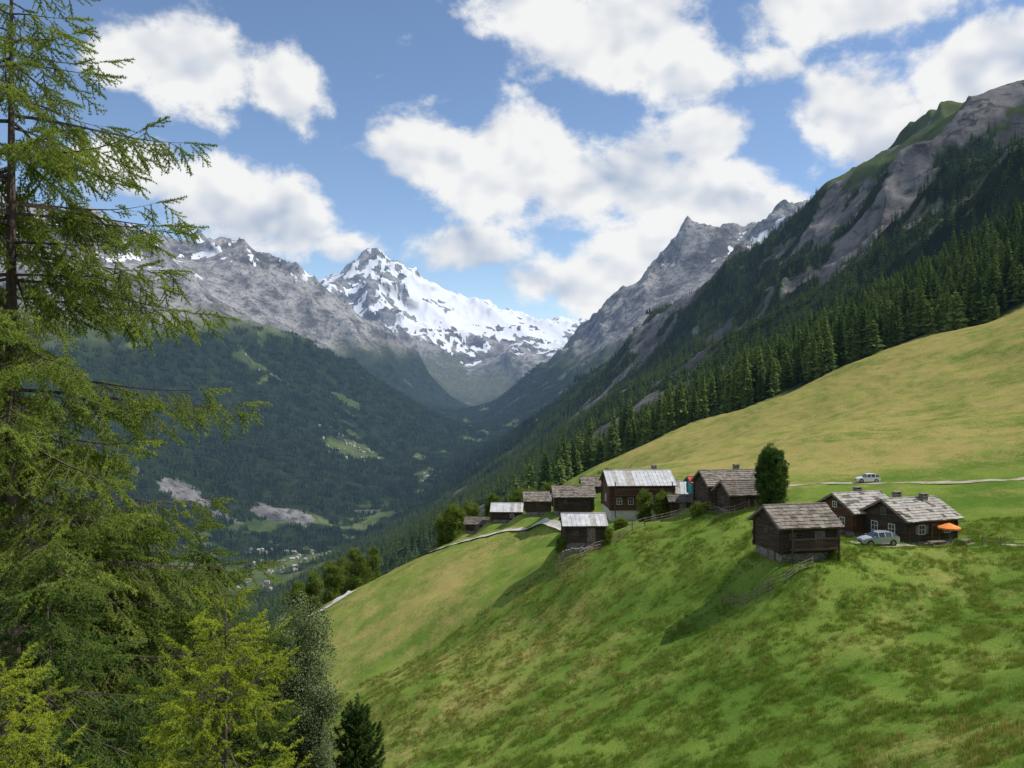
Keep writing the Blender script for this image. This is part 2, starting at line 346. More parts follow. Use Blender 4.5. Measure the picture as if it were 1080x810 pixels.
# ---------------------------------------------------------------- instancing
def lib(name,meshes):
    c=bpy.data.collections.new(name)
    for i,m in enumerate(meshes): c.objects.link(bpy.data.objects.new('%s_%02d'%(name,i),m))
    return c
def instancer(name,pts,rots,scales,coll,nvar,parent=None,idx=None):
    pts=np.asarray(pts,np.float32); k=len(pts)
    me=bpy.data.meshes.new(name); me.vertices.add(k); me.vertices.foreach_set('co',pts.ravel())
    a=me.attributes.new('rot','FLOAT_VECTOR','POINT'); a.data.foreach_set('vector',np.asarray(rots,np.float32).ravel())
    sc=np.asarray(scales,np.float32); sc=np.repeat(sc[:,None],3,1) if sc.ndim==1 else sc
    a=me.attributes.new('scl','FLOAT_VECTOR','POINT'); a.data.foreach_set('vector',sc.ravel())
    a=me.attributes.new('idx','INT','POINT'); a.data.foreach_set('value',(rng.integers(0,nvar,k) if idx is None else idx).astype(np.int32))
    o=link(bpy.data.objects.new(name,me),parent)
    ng=bpy.data.node_groups.new(name+'_scatter','GeometryNodeTree')
    ng.interface.new_socket('Geometry',in_out='INPUT',socket_type='NodeSocketGeometry'); ng.interface.new_socket('Geometry',in_out='OUTPUT',socket_type='NodeSocketGeometry')
    gi=ng.nodes.new('NodeGroupInput'); go=ng.nodes.new('NodeGroupOutput')
    ci=ng.nodes.new('GeometryNodeCollectionInfo'); ci.inputs['Collection'].default_value=coll; ci.inputs['Separate Children'].default_value=True; ci.inputs['Reset Children'].default_value=True
    ip=ng.nodes.new('GeometryNodeInstanceOnPoints'); ip.inputs['Pick Instance'].default_value=True
    def na_(nm,t):
        q=ng.nodes.new('GeometryNodeInputNamedAttribute'); q.data_type=t; q.inputs[0].default_value=nm; return q.outputs[0]
    e=ng.nodes.new('FunctionNodeEulerToRotation')
    ng.links.new(na_('rot','FLOAT_VECTOR'),e.inputs[0]); ng.links.new(e.outputs[0],ip.inputs['Rotation'])
    ng.links.new(na_('scl','FLOAT_VECTOR'),ip.inputs['Scale']); ng.links.new(na_('idx','INT'),ip.inputs['Instance Index'])
    ng.links.new(gi.outputs[0],ip.inputs['Points']); ng.links.new(ci.outputs[0],ip.inputs['Instance']); ng.links.new(ip.outputs[0],go.inputs[0])
    md=o.modifiers.new('scatter','NODES'); md.node_group=ng
    return o
# ---------------------------------------------------------------- tree materials
M_bark=simple('larch_bark',(0.05,0.038,0.03),(0.14,0.11,0.09),8,0.95,0.03,20,stretch=(1,1,0.3))
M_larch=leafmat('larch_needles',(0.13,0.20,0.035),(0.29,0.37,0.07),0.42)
M_larchd=leafmat('shaded_larch_needles',(0.07,0.13,0.030),(0.17,0.245,0.05),0.35)  # darker copy of the larch needles, shade put into the colour
M_larchy=leafmat('young_larch_needles',(0.24,0.31,0.025),(0.42,0.48,0.05),0.45)
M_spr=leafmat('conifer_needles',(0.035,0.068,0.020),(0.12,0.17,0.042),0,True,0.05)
M_sprm=leafmat('midground_conifer_needles',(0.026,0.050,0.018),(0.085,0.125,0.036),0,True,0.012)  # lighter copy for the right-hand belt, sunlight put into the colour
M_sprf=leafmat('distant_conifer_needles',(0.014,0.028,0.014),(0.040,0.066,0.024),0,True,0.01)  # darker copy for the far left slopes, cloud shadow put into the colour
M_pine=leafmat('pine_needles',(0.022,0.05,0.014),(0.07,0.125,0.03),0.12)
M_spine=leafmat('stone_pine_needles',(0.035,0.07,0.018),(0.10,0.165,0.04),0.15)
M_wil=leafmat('willow_leaves',(0.08,0.11,0.055),(0.18,0.22,0.11),0.25)
M_dec=leafmat('broadleaf_leaves',(0.07,0.12,0.025),(0.18,0.23,0.05),0.3)
def conifer(name,H_,R_,layers,blades,pw=0.8,mat=M_spr):
    b=MB(); b.tube([(0,0,-1.5),(0,0,H_*0.6),(0,0,H_*0.97)],[0.22,0.13,0.02],4,1)
    for k in range(layers):
        z=H_*0.06+H_*0.93*(k/layers)
        Rr=R_*((1-z/H_)**pw)*random.uniform(0.75,1.12)+0.12
        for j in range(blades):
            a=2*math.pi*(j+random.random()*0.8)/blades; r=Rr*random.uniform(0.6,1.15); dz=random.uniform(-0.3,0.3)*R_*0.3
            w=random.uniform(0.3,0.5); t=random.uniform(0.45,0.7)
            r0=(0,0,z+dz+0.15*r); tip=(r*math.cos(a),r*math.sin(a),z+dz-0.28*r)
            l=(t*r*math.cos(a-w),t*r*math.sin(a-w),z+dz-0.42*r); q=(t*r*math.cos(a+w),t*r*math.sin(a+w),z+dz-0.42*r)
            b.quad([r0,l,tip]); b.quad([r0,tip,q])
    b.quad([(0.12,0,H_*.93),(-.06,.1,H_*.93),(0,0,H_*1.03)]); b.quad([(-.06,.1,H_*.93),(-.06,-.1,H_*.93),(0,0,H_*1.03)])
    return b.mesh(name,[mat,M_bark])
hi=lib('spruce_variant',[conifer('spruce_a',17,3.7,30,10,.62),conifer('spruce_b',14,3.6,26,10,0.5),conifer('spruce_c',20,3.8,34,10,0.68),conifer('spruce_d',11,3.2,22,9,0.5)])
lo=lib('distant_conifer_variant',[conifer('dc_a',17,3.5,8,6,.7,M_sprm),conifer('dc_b',13,3.5,7,6,0.6,M_sprm),conifer('dc_c',20,3.7,9,6,.7,M_sprm)])
def clump(name):
    b=MB()
    for i in range(14):
        a=random.random()*6.28; r=24*math.sqrt(random.random()); ox,oy=r*math.cos(a),r*math.sin(a); h=random.uniform(11,21); z0=-4
        for k in range(4):
            z=z0+3+h*(k/4.4); Rr=3.6*(1-k/4.6)
            a0=random.random()*2; ps=[(ox+Rr*math.cos(a0+q*1.2566),oy+Rr*math.sin(a0+q*1.2566),z-1) for q in range(5)]
            for q in range(5): b.quad([(ox,oy,z+h*0.33),ps[q],ps[(q+1)%5]])
    return b.mesh(name,[M_sprf])
cl=lib('forest_clump_variant',[clump('fc_a'),clump('fc_b'),clump('fc_c')])
def scatter_forest(name,r0,r1,per,coll,nv,smin,smax,amax=36,thr=0.5,filt=None):
    area=math.radians(2*amax)/2*(r1*r1-r0*r0); k=int(area/per)
    a=np.radians(rng.uniform(-amax,amax,k)); r=np.sqrt(rng.uniform(r0*r0,r1*r1,k)); x=r*np.sin(a); y=r*np.cos(a)
    z=H(x,y); f,_,_,_=masks(x,y,z); ok=f>thr*rng.uniform(0.6,1.4,k)
    if filt is not None: ok&=filt(x,y,z)
    x,y,z=x[ok],y[ok],z[ok]; k=len(x); print(name,k)
    rot=np.zeros((k,3)); rot[:,2]=rng.uniform(0,6.28,k); s=rng.uniform(smin,smax,k); sc=np.stack([s*rng.uniform(.85,1.2,k),s*rng.uniform(.85,1.2,k),s],1)
    return instancer(name,np.stack([x,y,z-0.3],1),rot,sc,coll,nv)
scatter_forest('conifer_forest',190,800,42,hi,4,0.7,1.35,filt=lambda x,y,z:(y>np.interp(x,xe,ye)-6)&((x>-10)|(y>300)|(z<-78)))
scatter_forest('distant_conifer_forest',800,2700,105,lo,3,0.7,1.3,thr=0.65)
scatter_forest('far_conifer_forest',2700,7000,1150,cl,3,0.8,1.2)
# ---------------------------------------------------------------- distant villages in the valley
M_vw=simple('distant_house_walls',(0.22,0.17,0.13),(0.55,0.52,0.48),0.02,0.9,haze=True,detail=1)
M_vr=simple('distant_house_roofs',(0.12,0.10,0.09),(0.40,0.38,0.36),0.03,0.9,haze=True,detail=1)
b=MB()
for (a0,b0,c0,d0,k) in ((-774,4080,150,200,22),(-600,2420,120,200,26),(-640,2150,90,110,10),(-1335,4430,110,90,5),(-480,4330,60,110,6),(-820,2700,70,70,6),(-380,3750,50,170,7)):
    for i in range(k):
        x=a0+random.gauss(0,.55)*c0; y=b0+random.gauss(0,.55)*d0; z=H1(x,y); M=Matrix.Translation((x,y,z))@Matrix.Rotation(random.random()*3.1,4,'Z'); l,w_,h=random.uniform(5,8),random.uniform(4,5.5),random.uniform(5,8)
        b.box(-l,l,-w_,w_,-6,h,0,M); b.quad([(-l-1,-w_-1,h-.5),(l+1,-w_-1,h-.5),(l+1,0,h+3),(-l-1,0,h+3)],1,M); b.quad([(l+1,w_+1,h-.5),(-l-1,w_+1,h-.5),(-l-1,0,h+3),(l+1,0,h+3)],1,M)
        b.quad([(-l,-w_,h),(-l,w_,h),(-l,0,h+2.7)],0,M); b.quad([(l,-w_,h),(l,w_,h),(l,0,h+2.7)],0,M)
b.obj('distant_village',[M_vw,M_vr])
# ---------------------------------------------------------------- larch
def twigmesh(name,mat,L_=0.55,nl=0.028,nw=0.006,nsub=7,step=0.036,droop=0.12,per=7):
    b=MB(); segs=[]
    m0=Vector((0,0,0)); e0=Vector((L_,0,-droop*L_)); segs.append((m0,e0))
    for i in range(nsub):
        t=0.12+0.8*i/nsub; p=m0.lerp(e0,t); s=1 if i%2 else -1; ln=L_*(0.5-0.3*t)*random.uniform(0.7,1.2)
        segs.append((p,p+Vector((ln*0.75,s*ln*0.65,-ln*random.uniform(0.05,0.5)))))
    for p,q in segs:
        ln=(q-p).length; b.tube([p,q],[0.006,0.002],3,1,False)
        for k in range(max(2,int(ln/step))):
            c=p.lerp(q,(k+random.random()*0.6)/max(2,int(ln/step)))
            for j in range(per):
                d=Vector((random.gauss(0.3,1),random.gauss(0,1),random.gauss(0.25,1))).normalized()
                o=d.orthogonal().normalized(); o=(Matrix.Rotation(random.random()*6.28,3,d)@o)*nw; ln2=nl*random.uniform(0.7,1.3)
                b.quad([c-o,c+o,c+d*ln2])
    return b.mesh(name,[mat,M_bark])
tw=lib('larch_twig',[twigmesh('tw%d'%i,M_larch,nl=0.041,nw=0.0085,step=.038,per=7) for i in range(4)])
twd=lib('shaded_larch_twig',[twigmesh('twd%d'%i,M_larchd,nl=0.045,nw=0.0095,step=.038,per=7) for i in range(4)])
twy=lib('young_larch_twig',[twigmesh('twy%d'%i,M_larchy,0.4,0.036,0.007,5,0.03) for i in range(3)])
twp=lib('pine_twig',[twigmesh('twp%d'%i,M_pine,0.35,0.075,0.009,4,0.04,-0.2,10) for i in range(3)])
def eul(d,roll=0):
    qd=Vector(d).normalized().to_track_quat('X','Z'); 
    return (qd@Euler((roll,0,0)).to_quaternion()).to_euler()
def larch(name,base,H_,rfun,coll,nv,whorl=0.42,per=(3,4),tr=0.22,droop=(0.05,0.30,0.22),z0=0.1,tscale=1.0,secstep=0.17,lean=0,seclen=0.33,tden=0.2,hang=0.75,t0=0.14):
    b=MB()
    pts=[(lean*math.sin(t*2.5)*0.3,0,H_*t) for t in np.linspace(0,1,12)]
    b.tube(pts,[tr*(1-t)**0.85+0.008 for t in np.linspace(0,1,12)],9,0)
    ip=[];ir=[];isc=[]
    z=H_*z0
    while z<H_-0.15:
        for j in range(random.randint(*per)):
            a=random.random()*2*math.pi
            zz=z+random.uniform(-0.5,0.5)*whorl*.7; Lb=rfun(H_-zz)*random.uniform(0.68,1.12)
            if Lb<0.15: continue
            dirv=Vector((math.cos(a),math.sin(a),0)); side=Vector((-math.sin(a),math.cos(a),0))
            k1=droop[0]*random.uniform(-1,2); k2=droop[1]*random.uniform(0.6,1.3); k3=droop[2]
            wob=random.uniform(-.12,.12)
            def pt(t): return Vector((0,0,zz))+dirv*(Lb*t)+side*(Lb*wob*t*t)+Vector((0,0,Lb*(-k1*t-k2*t*t+k3*t**3)))
            ns=9; b.tube([pt(t) for t in np.linspace(0,1,ns)],[max(0.003,(0.008+0.009*Lb)*(1-t)) for t in np.linspace(0,1,ns)],4,0,False)
            t=t0; s=1
            while t<1.0:
                p=pt(t); tg=(pt(min(t+.03,1.03))-p).normalized()
                s=-s; ls=Lb*seclen*(1.08-t)*random.uniform(0.5,1.25)+0.10
                d2=(tg*random.uniform(0.5,0.9)+side*s*random.uniform(0.6,1.0)+Vector((0,0,-random.uniform(0.0,0.35)))).normalized()
                e=p+d2*ls+Vector((0,0,-0.3*hang*ls))
                if ls>0.3: b.tube([p,p.lerp(e,.5)+Vector((0,0,.03*ls)),e],[0.007,0.005,0.003],3,0,False)
                kk=max(1,int(ls/tden))
                for i in range(kk):
                    c=p.lerp(e,(i+random.random()*0.5)/kk)
                    dd=(d2+side*random.gauss(0,0.45)+tg*random.gauss(0,0.4)+Vector((0,0,random.uniform(-hang,0.15)))).normalized()
                    ip.append(c); ir.append(eul(dd,random.gauss(0,0.6))); isc.append(tscale*random.uniform(0.6,1.15))
                t+=secstep/Lb*random.uniform(0.7,1.3)
            ip.append(pt(0.93)); ir.append(eul(pt(1)-pt(.9))); isc.append(tscale)
        z+=whorl*random.uniform(0.7,1.3)
    for i in range(4): ip.append(Vector((pts[-1][0],0,H_-0.15-i*0.2))); ir.append(eul((random.gauss(0,.3),random.gauss(0,.3),1))); isc.append(tscale*0.7)
    o=b.obj(name,[M_bark]); o.location=base
    instancer('foliage',[tuple(p) for p in ip],[tuple(r) for r in ir],isc,coll,nv,o); print(name,len(ip))
    return o
def at(u,d): x=(u-540)/F*d; return x,d
x,y=at(12,15); zb=H1(x,y); top=-(-75-405)/F*15
larch('larch_tree',(x,y,zb-0.2),top-zb+0.2,lambda h:min(0.15+0.92*h,2.85+0.14*h,4.1),tw,4,whorl=0.43,per=(4,5),tr=0.21,droop=(0.02,0.34,0.30),secstep=0.16,tscale=1.05,z0=.22,hang=1.1)
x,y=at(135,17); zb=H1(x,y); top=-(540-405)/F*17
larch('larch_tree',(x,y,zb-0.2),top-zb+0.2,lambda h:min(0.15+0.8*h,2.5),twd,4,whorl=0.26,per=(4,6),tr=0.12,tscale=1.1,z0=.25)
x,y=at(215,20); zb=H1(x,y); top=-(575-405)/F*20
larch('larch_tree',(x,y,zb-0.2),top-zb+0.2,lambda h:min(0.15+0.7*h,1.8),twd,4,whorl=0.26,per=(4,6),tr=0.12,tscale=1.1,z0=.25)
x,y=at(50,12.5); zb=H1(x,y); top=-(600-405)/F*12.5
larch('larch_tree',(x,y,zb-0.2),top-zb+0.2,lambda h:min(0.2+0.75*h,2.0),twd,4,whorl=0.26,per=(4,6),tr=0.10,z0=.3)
x,y=at(238,9); zb=H1(x,y); top=-(630-405)/F*9
larch('young_larch_tree',(x,y,zb-0.1),top-zb+0.1,lambda h:min(0.08+0.42*h,0.75),twy,3,whorl=0.14,per=(4,5),tr=0.020,droop=(-0.5,-0.1,0.0),secstep=0.12,tscale=0.75,z0=0.3,t0=0.04)
x,y=at(-5,9); zb=H1(x,y); top=-(685-405)/F*9
larch('young_larch_tree',(x,y,zb-0.1),top-zb+0.1,lambda h:min(0.08+0.42*h,0.7),twy,3,whorl=0.15,per=(3,5),tr=0.020,droop=(-0.5,-0.1,0.0),secstep=0.13,tscale=0.75,z0=0.3,t0=0.04)
x,y=at(376,26); zb=H1(x,y); top=-(743-405)/F*26
larch('pine_tree',(x,y,zb-0.1),top-zb+0.1,lambda h:min(0.08+0.34*h,0.72),twp,3,whorl=0.13,per=(6,8),tr=0.06,droop=(-0.6,-0.2,0.1),secstep=0.2,tscale=0.9,z0=0.3)
def leafclump(name,mat,nleaf=70,R_=0.35,s=0.055):
    b=MB()
    for i in range(nleaf):
        p=Vector((random.gauss(0,1),random.gauss(0,1),random.gauss(0,1))).normalized()*R_*random.random()**0.5
        d=Vector((random.gauss(0,1),random.gauss(0,1),random.gauss(0,1)-0.3)).normalized(); o=d.orthogonal().normalized()*s*0.45
        b.quad([p,p+d*s*0.5+o,p+d*s*1.1,p+d*s*0.5-o])
    return b.mesh(name,[mat])
lcw=lib('willow_leaf_clump',[leafclump('lw%d'%i,M_wil,60,.35,.065) for i in range(3)])
lcd=lib('broadleaf_clump',[leafclump('ld%d'%i,M_dec,60,0.42,0.12) for i in range(3)])
lcp=lib('stone_pine_clump',[leafclump('lp%d'%i,M_spine,60,0.38,0.13) for i in range(3)])
def broadleaf(name,base,H_,R_,coll,k,lobes=9,cs=1.0,z0=0.15,pw=0.4,spread=0.55,lob=(0.38,0.62)):
    b=MB(); b.tube([(0,0,-0.5),(0.05,0,H_*0.35),(0,0.1,H_*0.75)],[0.05*H_**0.8,0.03*H_**0.8,0.01],7,0)
    ip=[]
    for i in range(lobes):
        a=i*2.4+random.random(); zz=H_*(z0+(0.92-z0)*(i+0.5)/lobes); rr=R_*math.sqrt(max(0.05,1-((zz/H_-0.5)/0.58)**2))*spread
        c=Vector((rr*math.cos(a),rr*math.sin(a),zz)); lr=R_*random.uniform(*lob)
        b.tube([(0,0,zz*0.55),c*0.6+Vector((0,0,zz*0.3)),c],[0.009*H_,0.006*H_,0.004],4,0,False)
        for j in range(k//lobes):
            d=Vector((random.gauss(0,1),random.gauss(0,1),random.gauss(0,1))).normalized()*lr*random.random()**pw
            d.z*=1.15; ip.append(tuple(c+d))
    o=b.obj(name,[M_bark]); o.location=base; m=len(ip)
    instancer('foliage',ip,rng.uniform(0,6.28,(m,3)),rng.uniform(0.6,1.25,m)*cs,coll,3,o); return o
x,y=at(302,24); zb=H1(x,y); top=-(625-405)/F*24
broadleaf('willow_tree',(x,y,zb),top-zb,1.35,lcw,2300,30,0.8,0.2)
x,y=at(268,26); zb=H1(x,y); broadleaf('willow_tree',(x,y,zb),-(680-405)/F*26-zb,1.5,lcw,1700,22,0.85,0.2)
x,y=at(330,23); zb=H1(x,y); broadleaf('willow_tree',(x,y,zb),-(705-405)/F*23-zb,0.75,lcw,700,14,0.7,0.2)
x,y=at(814,101); zb=H1(x,y); broadleaf('stone_pine_tree',(x,y,zb-.2),-(471-405)/F*101-zb+.2,2.1,lcp,1300,34,0.85,0.14,0.45,0.6,(0.26,0.5))
for (u,vt,d,r,hh) in ((680,517,121,1.1,3.6),(699,520,120,1.2,3.4),(655,549,119,.9,1.4),(738,534,110,1.0,2.0),(748,540,109,.9,1.6),(640,556,110,.8,1.3),(1012,572,84,.5,.9),(878,583,80,.6,1.0),(592,566,110,.7,1.2),
      (480,533,175,2.4,7),(468,545,178,2.0,6),(376,575,195,3.2,9),(350,590,190,3.0,9),(330,600,180,2.6,8),(312,612,176,2.6,8),(495,530,190,2.3,7),(392,570,215,3.0,8),(360,583,215,3.4,9),(640,497,215,2.6,6),(520,520,200,2.2,7),(548,517,205,2.4,7),(580,512,200,2.2,7),(560,522,180,1.8,6)):
    x,y=at(u,d); zt=-(vt-405)/F*d; zb=H1(x,y); broadleaf('deciduous_tree' if hh>3 else 'garden_bush',(x,y,zb-0.2),max(zt-zb+0.2,hh*0.6),r,lcd,int(260*r),12,1.4 if d>150 else (1.0 if r>.8 else .7),0.1)
print('trees',time.time()-T0)
# ---------------------------------------------------------------- grass tufts
M_gr=leafmat('grass_blades',(0.10,0.18,0.025),(0.20,0.27,0.05),0.3,False,0.15)
M_gd=leafmat('dry_grass_blades',(0.24,0.22,0.07),(0.40,0.34,0.12),0.3,False,0.3)
def tuft(name,mat,nb=26,R_=0.22,h=0.10):
    b=MB()
    for i in range(nb):
        a=random.random()*6.28; r=R_*math.sqrt(random.random()); x,y=r*math.cos(a),r*math.sin(a); w=random.uniform(.007,.015); hh=h*random.uniform(.5,1.4); c=random.random()*6.28
        dx,dy=math.cos(c)*w,math.sin(c)*w; lx,ly=random.gauss(0,.05),random.gauss(0,.05)
        b.quad([(x-dx,y-dy,-0.03),(x+dx,y+dy,-0.03),(x+lx,y+ly,hh)])
    return b.mesh(name,[mat])
gl=lib('grass_tuft',[tuft('g0',M_gr,26,.24,.16),tuft('g1',M_gr,26,.3,.11),tuft('g2',M_gr,22,.16,.28),tuft('g3',M_gd,22,.2,.2)])
k=75000
a=np.radians(rng.uniform(-12,36,k)); r=32+80*rng.random(k)**0.8
x=r*np.sin(a); y=r*np.cos(a); z=H(x,y); _,_,_,dd=masks(x,y,z)
cl_=fbm(x,y,3,3,201)+rng.normal(0,.14,k)>-0.02; pad=np.zeros(k,bool)
for (px,py,pz,pr) in PADS: pad|=np.hypot(x-px,y-py)<pr*0.75
ok=cl_&~pad; x,y,z,dd=x[ok],y[ok],z[ok],dd[ok]; k=len(x)
ix=np.where(rng.random(k)<np.clip(dd*1.1-.05,0.03,.9),3,rng.integers(0,3,k)); rt=np.zeros((k,3)); rt[:,2]=rng.uniform(0,6.28,k)
instancer('meadow_grass',np.stack([x,y,z],1),rt,rng.uniform(.7,1.6,k),gl,4,None,ix)
# ---------------------------------------------------------------- buildings
M_log=simple('weathered_larch_logs',(0.028,0.019,0.013),(0.085,0.060,0.042),2.5,0.85,0.012,9,stretch=(0.3,0.3,2.0))
M_logr=simple('reddish_larch_boards',(0.060,0.028,0.016),(0.13,0.066,0.037),2.5,0.8,0.01,9,stretch=(0.3,0.3,2.0))
M_stone=simple('rubble_stone_masonry',(0.09,0.08,0.07),(0.28,0.26,0.23),4,0.95,0.06,6)
M_plas=simple('lime_plaster',(0.42,0.40,0.36),(0.55,0.53,0.48),2,0.9,0.01,12)
M_rA=simple('lichen_stone_slabs',(0.10,0.088,0.072),(0.28,0.245,0.21),1.6,0.85,0.02,8)
M_rB=simple('pale_stone_slabs',(0.22,0.205,0.185),(0.43,0.41,0.37),1.6,0.75,0.02,8)
M_rC=simple('pale_metal_roof_sheets',(0.36,0.37,0.38),(0.56,0.56,0.56),1.2,0.5,0.0)
M_rD=simple('dark_stone_slabs',(0.07,0.06,0.05),(0.18,0.155,0.13),1.6,0.85,0.02,8)
M_red=simple('red_painted_sheet',(0.45,0.05,0.04),(0.55,0.09,0.07),2,0.5)
M_teal=simple('teal_painted_sheet',(0.05,0.30,0.30),(0.08,0.38,0.36),2,0.5)
M_wood=simple('grey_timber',(0.10,0.08,0.06),(0.24,0.20,0.16),5,0.9,0.01,20,stretch=(1,1,0.3))
M_wh=simple('white_paint',(0.66,0.66,0.64),(0.76,0.76,0.74),3,0.5)
M_blue=simple('blue_painted_door',(0.08,0.20,0.38),(0.12,0.27,0.46),3,0.5)
M_gls=simple('window_glass',(0.02,0.025,0.03),(0.04,0.05,0.06),2,0.08,spec=0.8)
M_gra=simple('gravel_track',(0.26,0.23,0.16),(0.42,0.38,0.29),1,0.95,0.02,12)
M_grp=simple('pale_gravel_path',(0.38,0.36,0.32),(0.55,0.52,0.47),1,0.95,0.02,12)
def wallM(L_,W_,side):
    if side=='front': return Matrix.Translation((0,-W_/2,0))
    if side=='back': return Matrix.Translation((0,W_/2,0))@Matrix.Rotation(math.pi,4,'Z')
    if side=='left': return Matrix.Translation((-L_/2,0,0))@Matrix.Rotation(-math.pi/2,4,'Z')
    return Matrix.Translation((L_/2,0,0))@Matrix.Rotation(math.pi/2,4,'Z')
def chalet(name,u,vb,d,rot,L_,W_,wh,bh,pitch,roofm,logm=M_log,ov=0.6,wins=(),doors=(),chim=(),balc=None,basem=M_stone,tile=0.45,sheet=False,dz=0,gov=0.5):
    x,y=at(u,d); z=H1(x,y)+dz
    root=bpy.data.objects.new(name,None); link(root); root.location=(x,y,z); root.rotation_euler=(0,0,math.radians(rot))
    tp=math.tan(math.radians(pitch)); zr=bh+wh+W_/2*tp
    b=MB(); b.box(-L_/2+0.02,L_/2-0.02,-W_/2+0.02,W_/2-0.02,-4,bh,0)
    for i in range(int(L_*W_*1.6)):
        s=random.choice(['front','left','right','back']); M=wallM(L_,W_,s); ln=(L_ if s in('front','back') else W_)/2-0.3
        c=random.uniform(-ln,ln); zz=random.uniform(-0.8,max(0.1,bh-0.2)); w=random.uniform(.12,.3)
        b.box(c-w,c+w,-0.03-random.random()*0.05,0.1,zz-0.1,zz+0.1,0,M)
    b.obj('stone_base',[basem],root)
    b=MB(); ch=0.24; k=int(wh/ch); ch=wh/k
    for s in ('front','back'):
        M=wallM(L_,W_,s)
        for i in range(k):
            j=random.uniform(-.015,.015); e=random.uniform(.2,.32)
            b.box(-L_/2-e,L_/2+e,-0.09+j,0.09,bh+i*ch+0.012,bh+(i+1)*ch-0.012,0,M)
        b.box(-L_/2,L_/2,-0.03,0.03,bh,bh+wh,0,M)
    kk=int((zr-bh-0.12)/ch)
    for s in ('left','right'):
        M=wallM(L_,W_,s)
        for i in range(kk):
            z0=bh+i*ch+0.11; z1=z0+ch-0.024; hw=min(W_/2+random.uniform(.2,.3),(zr-z1)/tp-0.1)
            if z1<bh+wh or hw<0: hw=W_/2+0.25 if z1<bh+wh else 0
            if hw<0.1: continue
            j=random.uniform(-.015,.015); b.box(-hw,hw,-0.085+j,0.085,z0,z1,0,M)
        b.quad([(-W_/2,0,bh),(W_/2,0,bh),(W_/2,0,bh+wh),(0,0,zr-0.1),(-W_/2,0,bh+wh)],0,M)
    b.obj('log_walls',[logm],root)
    b=MB(); cs=math.cos(math.radians(pitch)); sl=(W_/2+ov)/cs; X0=-L_/2-gov; X1=L_/2+gov
    for s in (1,-1):
        M=Matrix.Translation((0,0,zr+0.10))@(Matrix.Identity(4) if s==1 else Matrix.Rotation(math.pi,4,'Z'))@Matrix.Rotation(math.radians(pitch),4,'X')
        b.box(X0,X1,-sl,0,-0.08,0.0,1,M)
        if sheet:
            xx=X0
            while xx<X1-0.05:
                w=min(random.uniform(.55,.7),X1-xx); h=random.uniform(.015,.03); b.box(xx+0.01,xx+w-0.01,-sl-0.06,-0.01,0.003,h,0 if random.random()<.8 else 3,M); b.box(xx-0.02,xx+0.02,-sl-0.06,-0.01,0.004,0.06,0,M); xx+=w
        else:
            nrow=max(3,int(sl/tile))
            for i in range(nrow):
                y1=-i*sl/nrow; y0=-(i+1)*sl/nrow-0.06; xx=X0-random.random()*0.05
                while xx<X1-0.05:
                    w=min(random.uniform(.35,.75)*tile/0.45,X1-xx+0.05); yy=y0+random.uniform(-.06,.04); t=random.uniform(.045,.085)
                    b.hexa([(xx+.008,yy,0.012),(xx+w-.008,yy,0.012),(xx+w-.008,y1,0.004),(xx+.008,y1,0.004),(xx+.008,yy,t+0.02),(xx+w-.008,yy,t+0.02+random.uniform(-.012,.012)),(xx+w-.008,y1,0.02),(xx+.008,y1,0.02)],0 if random.random()<.85 else 2,M)
                    xx+=w
        for xx in (X0-0.035,X1+0.005): b.box(xx,xx+0.03,-sl,-0.0,-0.2,0.02,1,M)
        b.box(X0,X1,-sl-0.03,-sl-0.004,-0.14,0.0,1,M)
        for q in (0.35,0.8):
            b.box(X0+0.1,X1-0.1,-sl*q-0.08,-sl*q+0.08,-0.26,-0.085,1,M)
    b.box(X0,X1,-0.14,0.14,zr+0.07,zr+0.17,0)
    b.obj('roof',[roofm,M_wood,M_rD,M_rB],root)
    if wins:
        b=MB(); 
        for (s,c,zc,w,h,kind) in wins:
            M=wallM(L_,W_,s); o=-0.115
            b.box(c-w/2,c+w/2,o,-0.02,zc-h/2,zc+h/2,1,M)
            fm=0 if kind!='b' else 2
            t=0.05
            b.box(c-w/2-t,c+w/2+t,o-.05,-0.02,zc+h/2,zc+h/2+t,fm,M); b.box(c-w/2-t,c+w/2+t,o-.05,-0.02,zc-h/2-t,zc-h/2,fm,M)
            b.box(c-w/2-t,c-w/2,o-.045,-0.02,zc-h/2,zc+h/2,fm,M); b.box(c+w/2,c+w/2+t,o-.045,-0.02,zc-h/2,zc+h/2,fm,M)
            b.box(c-0.015,c+0.015,o-.03,o,zc-h/2,zc+h/2,fm,M); b.box(c-w/2,c+w/2,o-.028,o,zc-0.015,zc+0.015,fm,M)
            if kind=='s':
                for q in (-1,1): 
                    a0=c+q*(w/2+t+0.01); a1=a0+q*w*0.5; b.box(min(a0,a1),max(a0,a1),o-.04,-.02,zc-h/2,zc+h/2,2,M)
        b.obj('windows',[M_wh,M_gls,M_wood],root)
    if doors:
        for (s,c,z0,w,h,mt) in doors:
            b=MB(); M=wallM(L_,W_,s); b.box(c-w/2,c+w/2,-0.125,-0.02,z0,z0+h,0,M); b.box(c-w/2-.09,c-w/2,-.16,-.02,z0,z0+h,1,M); b.box(c+w/2,c+w/2+.09,-.16,-.02,z0,z0+h,1,M); b.box(c-w/2-.09,c+w/2+.09,-.16,-.02,z0+h,z0+h+.1,1,M)
            b.obj('door',[mt,M_wood],root)
